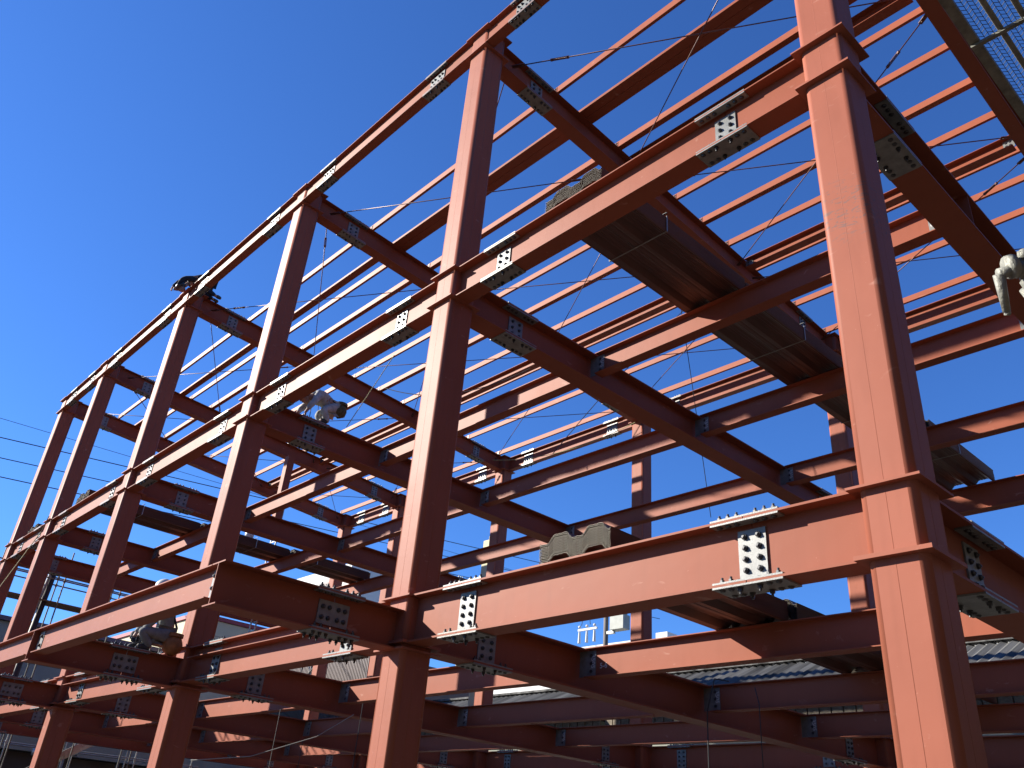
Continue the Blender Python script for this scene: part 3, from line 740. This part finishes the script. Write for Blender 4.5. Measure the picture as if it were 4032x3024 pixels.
# ------------------------------------------------------------------ scaffold, poles and buildings beyond
def scaffold_bay(label, x, ys, z0, zs, tubes, m_):
    t = thing("tube_scaffold", (x, ys[0], GROUND), label, "scaffold", "tube scaffolding beyond the frame")
    for y in ys:
        for dx in (0, -.9):
            m = MB(); m.tube((x + dx, y, GROUND), (x + dx, y, z0), .024, 8)
            for z in zs: m.tube((x + dx, y, z - .05), (x + dx, y, z + .05), .04, 8)
            part("standard", m, m_, t)
    for z in zs:
        m = MB(); m.tube((x, ys[0] - .3, z), (x, ys[-1] + .3, z), .024, 8); m.tube((x - .9, ys[0] - .3, z), (x - .9, ys[-1] + .3, z), .024, 8)
        part("ledger", m, m_, t)
    return t
t = scaffold_bay("pole scaffold with planks behind the far-left columns", -23.6, [-1.6, .4, 2.3, 4.2, 6.1], 5.2, [4.45, 4.2, 1.6], None, M_dull)
for z in (3.45,):
    for q in range(2):
        m = MB(); m.box(-24.45 + q * .42, -24.06 + q * .42, -2.0, 5.6, z, z + .045); part("plank", m, M_plank, t)
t = scaffold_bay("lower tube scaffold beside the grey building, bottom left", -25.2, [2.6, 4.75, 6.9, 9.0], 1.2, [-.78, .55], None, M_galv)
for a, b in (((-24.7, 3.0, -1.9), (-24.7, 6.0, .05)), ((-24.2, 2.7, -1.9), (-24.2, 5.7, .05))):
    m = MB(); m.bar(a, b, .05, .16); part("stair_stringer", m, M_galv, t)
t = thing("wrapped_post", (-23.9, 1.95, GROUND), "thick dark wrapped post leaning behind the fifth column", "post")
m = MB(); m.tube((-23.8, 1.7, GROUND), (-23.8, 1.95, 5.0), .10, 12); part("post", m, M_cable, t, True)
m = MB(); m.tube((-23.72, 1.62, 1.6), (-23.72, 1.84, 4.7), .05, 8); part("wrapping", m, mat("grey_sheet", (0.218, 0.231, 0.224), .7), t, True)

# ladder and stub post
def ladder(label, x, y, z0, z1, w=.34, lean=0):
    t = thing("ladder", (x, y, z0), label, "ladder", "aluminium ladders")
    for s_ in (-1, 1):
        m = MB(); m.bar((x + s_ * w / 2, y, z0), (x + s_ * w / 2 + lean, y, z1), .05, .03); part("stile", m, M_galv, t)
    m = MB(); z = z0 + .15
    while z < z1: m.bar((x - w / 2 + lean * (z - z0) / (z1 - z0), y, z), (x + w / 2 + lean * (z - z0) / (z1 - z0), y, z), .03, .03); z += .3
    part("rungs", m, M_galv, t)
ladder("tall ladder standing behind the far bays", -21.6, 8.4, Z2, 8.6, .42, .35)
m = MB(); m.box(-12.58, -12.38, 4.0, 4.2, Z3, 6.45)
t = thing("stub_post", (-12.48, 4.1, Z3), "short red-brown post standing on the upper cross girder", "post"); part("post", m, M_red, t)

# --- power lines at the left
W_ = [((-45, 1.2, 16.8), (-45, 14.0, 17.3), "highest"), ((-45, 1.0, 15.65), (-45, 14.0, 16.9), "second"), ((-45, 1.2, 14.5), (-45, 17.2, 16.0), "third"), ((-45, 1.4, 13.45), (-45, 17.0, 14.8), "lowest")]
for (a, b, nme), rr in zip(W_, (.014, .028, .026, .028)):
    d = (Vector(b) - Vector(a)).normalized()
    cable(catenary(tuple(Vector(a) - d * 40), tuple(Vector(b) + d * 45), .0, 4), rr, M_cable, "%s of the power lines crossing the sky at left" % nme, "power_line", "power line", "power lines at the left")

# --- background buildings
M_slate = mat("dark_corrugated_roof", (.018, .018, .018), .85, 0, .15, .5, 1.3, 0, 20, col2=(.16, .16, .155), stretch=(2.6, .12, .12))
M_wallg = mat("grey_render_wall", (0.224, 0.238, 0.204), .85, 0, .3, .12, 1)
M_whitew = mat("white_wall", (0.530, 0.530, 0.510), .7, 0, .3, .06, 1)
M_cream = mat("cream_wall", (0.490, 0.449, 0.299), .8, 0, .3, .06, 1)
M_trim = mat("red_trim", (0.245, 0.034, 0.041), .6)
M_brown = mat("brown_cladding", (0.068, 0.044, 0.041), .5, 0.1, .5, .15, 2)
M_shade = mat("canopy_shade_black", (0.008, 0.009, 0.010), .4)  # near-black colour standing for shade under the canopy
M_glass = mat("window_glass", (0.041, 0.061, 0.082), .1, 0, .8, .2, 2)
def corr_sheet(mb, x0, x1, y0, z0, y1, z1, pitch, h):
    n = int((x1 - x0) / (pitch / 4)); b = len(mb.v)
    for i in range(n + 1):
        xx = x0 + i * pitch / 4; dz = h * math.sin(i * math.pi / 2)
        mb.v.append((xx, y0, z0 + dz)); mb.v.append((xx, y1, z1 + dz))
    for i in range(n): mb.face([b + 2 * i, b + 2 * i + 2, b + 2 * i + 3, b + 2 * i + 1])
def shed(label, x0, x1, yf, zf, yr, zr, lean_label=None, wallm=M_wallg):
    t = thing("corrugated_shed", ((x0 + x1) / 2, yf, GROUND), label, "building")
    m = MB(); m.box(x0 + .3, x1 - .3, yf + .5, 2 * yr - yf - .5, GROUND, zf - .02); part("wall", m, wallm, t)
    m = MB(); corr_sheet(m, x0, x1, yf, zf, yr, zr, .30, .035); corr_sheet(m, x0, x1, yr, zr, 2 * yr - yf, zf, .30, .035); part("roof", m, M_slate, t)
    m = MB(); m.box(x0, x1, yr - .18, yr + .18, zr + .02, zr + .10); part("ridge_cap", m, M_slate, t)
    m = MB(); zz = x0
    while zz < x1: m.box(zz, zz + .32, yf + .42, yf + .47, zf - .75, zf - .06); zz += .36
    part("eave_boards", m, M_plank, t)
shed("long low building with dark corrugated roof behind the frame", -12.4, 14.0, 17.0, 1.75, 21.0, 3.60)
shed("darker corrugated shed with grey ribbed roof, left of the long one", -29.5, -12.6, 17.0, 1.55, 21.0, 3.38)
t = thing("white_building", (-18, 40, GROUND), "white building with pale parapet far behind the corrugated roof", "building")
m = MB(); m.box(-42, -1, 38, 50, GROUND, 8.0); m.box(-36, -27.4, 38.3, 49, 7.9, 10.12); part("wall", m, M_whitew, t)
m = MB(); m.box(-26.72, -25.8, 38.2, 39.2, 8.0, 10.33); part("roof_unit", m, M_whitew, t)
m = MB(); m.box(-9.0, 6.0, 38, 38.1, 8.02, 8.3)
for i in range(60): m.box(-9 + i * .25, -8.95 + i * .25, 38.15, 38.2, 8.0, 8.65)
part("railing", m, M_whitew, t)
t = thing("cream_post", (-16.6, 15.2, GROUND), "tall cream post beside the rear column", "post")
m = MB(); m.box(-16.82, -16.5, 15.0, 15.25, GROUND, 7.95); m.prism([(-16.5, GROUND), (-16.44, GROUND), (-16.44, 8.02), (-16.5, 8.1)], lambda u, p, q: (p, u, q), 15.0, 15.25); part("post", m, M_cream, t)
t = thing("far_tower_block", (-64, 36, GROUND), "far white block with slatted balcony railing", "building")
m = MB(); m.box(-69, -58, 34, 44, GROUND, 19.2); part("wall", m, M_whitew, t)
m = MB(); m.box(-67, -58.5, 33.2, 33.3, 15.2, 15.4); m.box(-67, -58.5, 33.2, 33.3, 17.4, 17.6)
for i in range(28): m.box(-67 + i * .3, -66.85 + i * .3, 33.2, 33.28, 15.4, 17.4)
part("balcony_railing", m, M_brown, t)
t = thing("cream_building", (-36, 14, GROUND), "cream building with red roof trim at lower left", "building")
m = MB(); m.box(-46, -32, 10.6, 14.4, GROUND, 5.9); part("wall", m, M_cream, t)
m = MB(); m.box(-46.1, -31.9, 10.5, 14.5, 5.92, 6.1); part("roof_trim", m, M_trim, t)
m = MB()
for zz in (3.4, 4.4, 5.2): m.box(-32.0, -31.985, 10.6, 14.4, zz, zz + .03)
part("panel_joint", m, M_wallg, t)
t = thing("brown_clad_building", (-33, 19, GROUND), "brown ribbed-metal building behind the third bay", "building")
m = MB(); m.box(-41, -28.2, 18.06, 26, GROUND, 5.35)
part("wall", m, M_brown, t)
m = MB()
for i in range(92): m.box(-41 + i * .139, -40.93 + i * .139, 18.0, 18.055, GROUND, 5.32)
part("ribs", m, M_brown, t)
m = MB(); m.path([(-34.2, 17.7, 4.2), (-34.0, 17.7, 5.5), (-31.8, 17.6, 5.7)], .04); m.path([(-33.9, 17.7, 4.3), (-32.6, 17.6, 5.0)], .04); m.path([(-33.0, 17.7, 4.6), (-33.4, 17.6, 5.2)], .03)
part("antenna_frame", m, M_galv, t)
t = thing("grey_building", (-38, 5, GROUND), "grey-green building with dark openings at the bottom left", "building")
m = MB(); m.box(-46, -34, -6, 10.2, GROUND, 4.3); part("wall", m, M_wallg, t)
m = MB(); m.box(-46.2, -33.8, -6.2, 10.4, 4.32, 4.5); part("roof_trim", m, mat("purple_grey_trim", (0.109, 0.082, 0.102), .7), t)
for (y0, y1, z0, z1) in ((2.2, 3.6, .4, 2.2), (4.2, 5.8, .2, 2.0), (6.2, 8.4, .4, 2.2), (-.5, 1.6, .4, 2.2)):
    m = MB(); m.box(-33.99, -33.94, y0, y1, z0, z1); w = part("window", m, M_glass, t)
    m = MB(); m.box(-33.96, -33.88, y0 - .07, y0, z0, z1); m.box(-33.96, -33.88, y1, y1 + .07, z0, z1); m.box(-33.96, -33.88, (y0 + y1) / 2 - .03, (y0 + y1) / 2 + .03, z0, z1); m.box(-33.96, -33.88, y0 - .07, y1 + .07, z1, z1 + .07)
    part("frame", m, M_whitew, w)
m = MB(); m.box(-33.93, -33.80, -5.8, 10, -.15, .02); part("red_band", m, M_trim, t)
t = thing("open_canopy", (-31, 6, GROUND), "low canopy with a grey fascia over a block painted black as shade, bottom left", "canopy")
m = MB(); m.box(-33.7, -29.8, 3.2, 16.5, -.72, -.08); part("fascia", m, M_wallg, t)
m = MB(); m.box(-33.6, -30.6, 3.4, 16.3, GROUND, -.74); part("painted_shade_block", m, M_shade, t)  # solid block: the canopy's shade is put into its colour
for y in (3.5, 5.9, 8.0, 10.6, 13.5):
    m = MB(); m.box(-29.95, -29.85, y, y + .09, GROUND, -.73); part("post", m, mat("steel_blue", (0.136, 0.170, 0.190), .5) if y == 3.5 else bpy.data.materials["steel_blue"], t)
t = thing("roll_tube", (-26.2, 4.6, -.95), "silver roll wrapped with black bands on the low scaffold", "roll")
m = MB(); m.tube((-26, 3.7, -.93), (-26, 5.15, -.80), .11, 14); part("roll", m, mat("silver_roll", (0.374, 0.374, 0.354), .35, .6), t, True)
m = MB()
for q in (.35, .58, .8):
    a = Vector((-26, 3.7, -.93)).lerp(Vector((-26, 5.15, -.80)), q); m.tube(a, a + Vector((0, .05, .004)), .113, 14)
part("band", m, M_cable, t)
t = thing("picket_fence", (-20, 14.6, GROUND), "white slatted fence glimpsed under the lowest beams", "fence")
m = MB()
for i in range(150): m.box(-40 + i * .26, -39.86 + i * .26, 14.6, 14.64, GROUND, -.95)
part("pale", m, M_whitew, t)
m = MB(); m.box(-40, -1, 14.65, 14.7, -1.3, -1.2); m.box(-40, -1, 14.65, 14.7, -3.5, -3.4); part("rail", m, M_whitew, t)

M_blocker = mat("sky_blocker_wall", (.05, .04, .035), .9, 0, .2, .2, 2)  # unseen dark blocks added to cut low sky fill on the shaded steel
for lab, bx in (("added dark block on the right, out of view, cutting low sky light", (15.5, 30, -16, 45, 13.0)), ("added dark block behind the camera, out of view, cutting low sky light", (3, 30, -40, -24, 11.0))):
    t = thing("sky_blocker", ((bx[0] + bx[1]) / 2, (bx[2] + bx[3]) / 2, GROUND), lab, "building")
    m = MB(); m.box(bx[0], bx[1], bx[2], bx[3], GROUND, GROUND + bx[4]); part("wall", m, M_blocker, t)
    m = MB()
    for i in range(6):
        for zz in (1.2, 4.6, 8.0):
            yy = bx[2] + 1.2 + i * (bx[3] - bx[2] - 3) / 6; m.box(bx[0] - .03, bx[0] - .005, yy, yy + 1.4, GROUND + zz, GROUND + zz + 1.3)
    part("window", m, M_glass, t)
# --- utility pole with transformer
t = thing("utility_pole", (-25.45, 32, GROUND), "concrete utility pole with grey transformer seen beyond the lowest beam", "utility pole")
M_pole = mat("concrete_pole", (0.109, 0.095, 0.082), .8)
m = MB(); m.tube((-25.45, 32, GROUND), (-25.45, 32, 15.5), .17, 14, .13); part("pole", m, M_pole, t, True)
m = MB(); m.box(-24.9, -23.9, 31.7, 32.3, 8.95, 9.75); m.box(-24.8, -24.0, 31.8, 32.2, 9.75, 9.9)
for q in range(4): m.tube((-24.8 + q * .26, 31.8, 9.85), (-24.8 + q * .26, 31.8, 10.2), .06, 8)
part("transformer", m, mat("transformer_grey", (0.224, 0.238, 0.211), .6), t)
m = MB(); m.box(-25.3, -23.7, 31.95, 32.05, 10.2, 10.32); m.box(-25.3, -24.8, 31.9, 32.1, 8.8, 8.95); part("bracket", m, M_galv, t)
m = MB(); m.box(-27.6, -26.1, 31.9, 32.0, 9.2, 9.32)
for q in range(3): m.tube((-27.5 + q * .6, 31.95, 8.5), (-27.5 + q * .6, 31.95, 9.15), .09, 10, .06); m.sphere((-27.5 + q * .6, 31.95, 9.45), .09, 8, 6)
part("insulator_arm", m, M_whitew, t)
m = MB(); m.path(catenary((-27.3, 31.9, 9.5), (-26.9, 31.9, 11.6), 0, 3), .02); m.path(catenary((-26.6, 31.9, 9.5), (-26.9, 31.9, 11.6), 0, 3), .02); m.path(catenary((-26.6, 31.9, 11.0), (-25.4, 31.9, 10.6), .5, 8), .03)
m.path([(-24.3, 31.8, 10.1), (-24.6, 31.8, 11.5)], .02)
part("wires", m, M_cable, t)
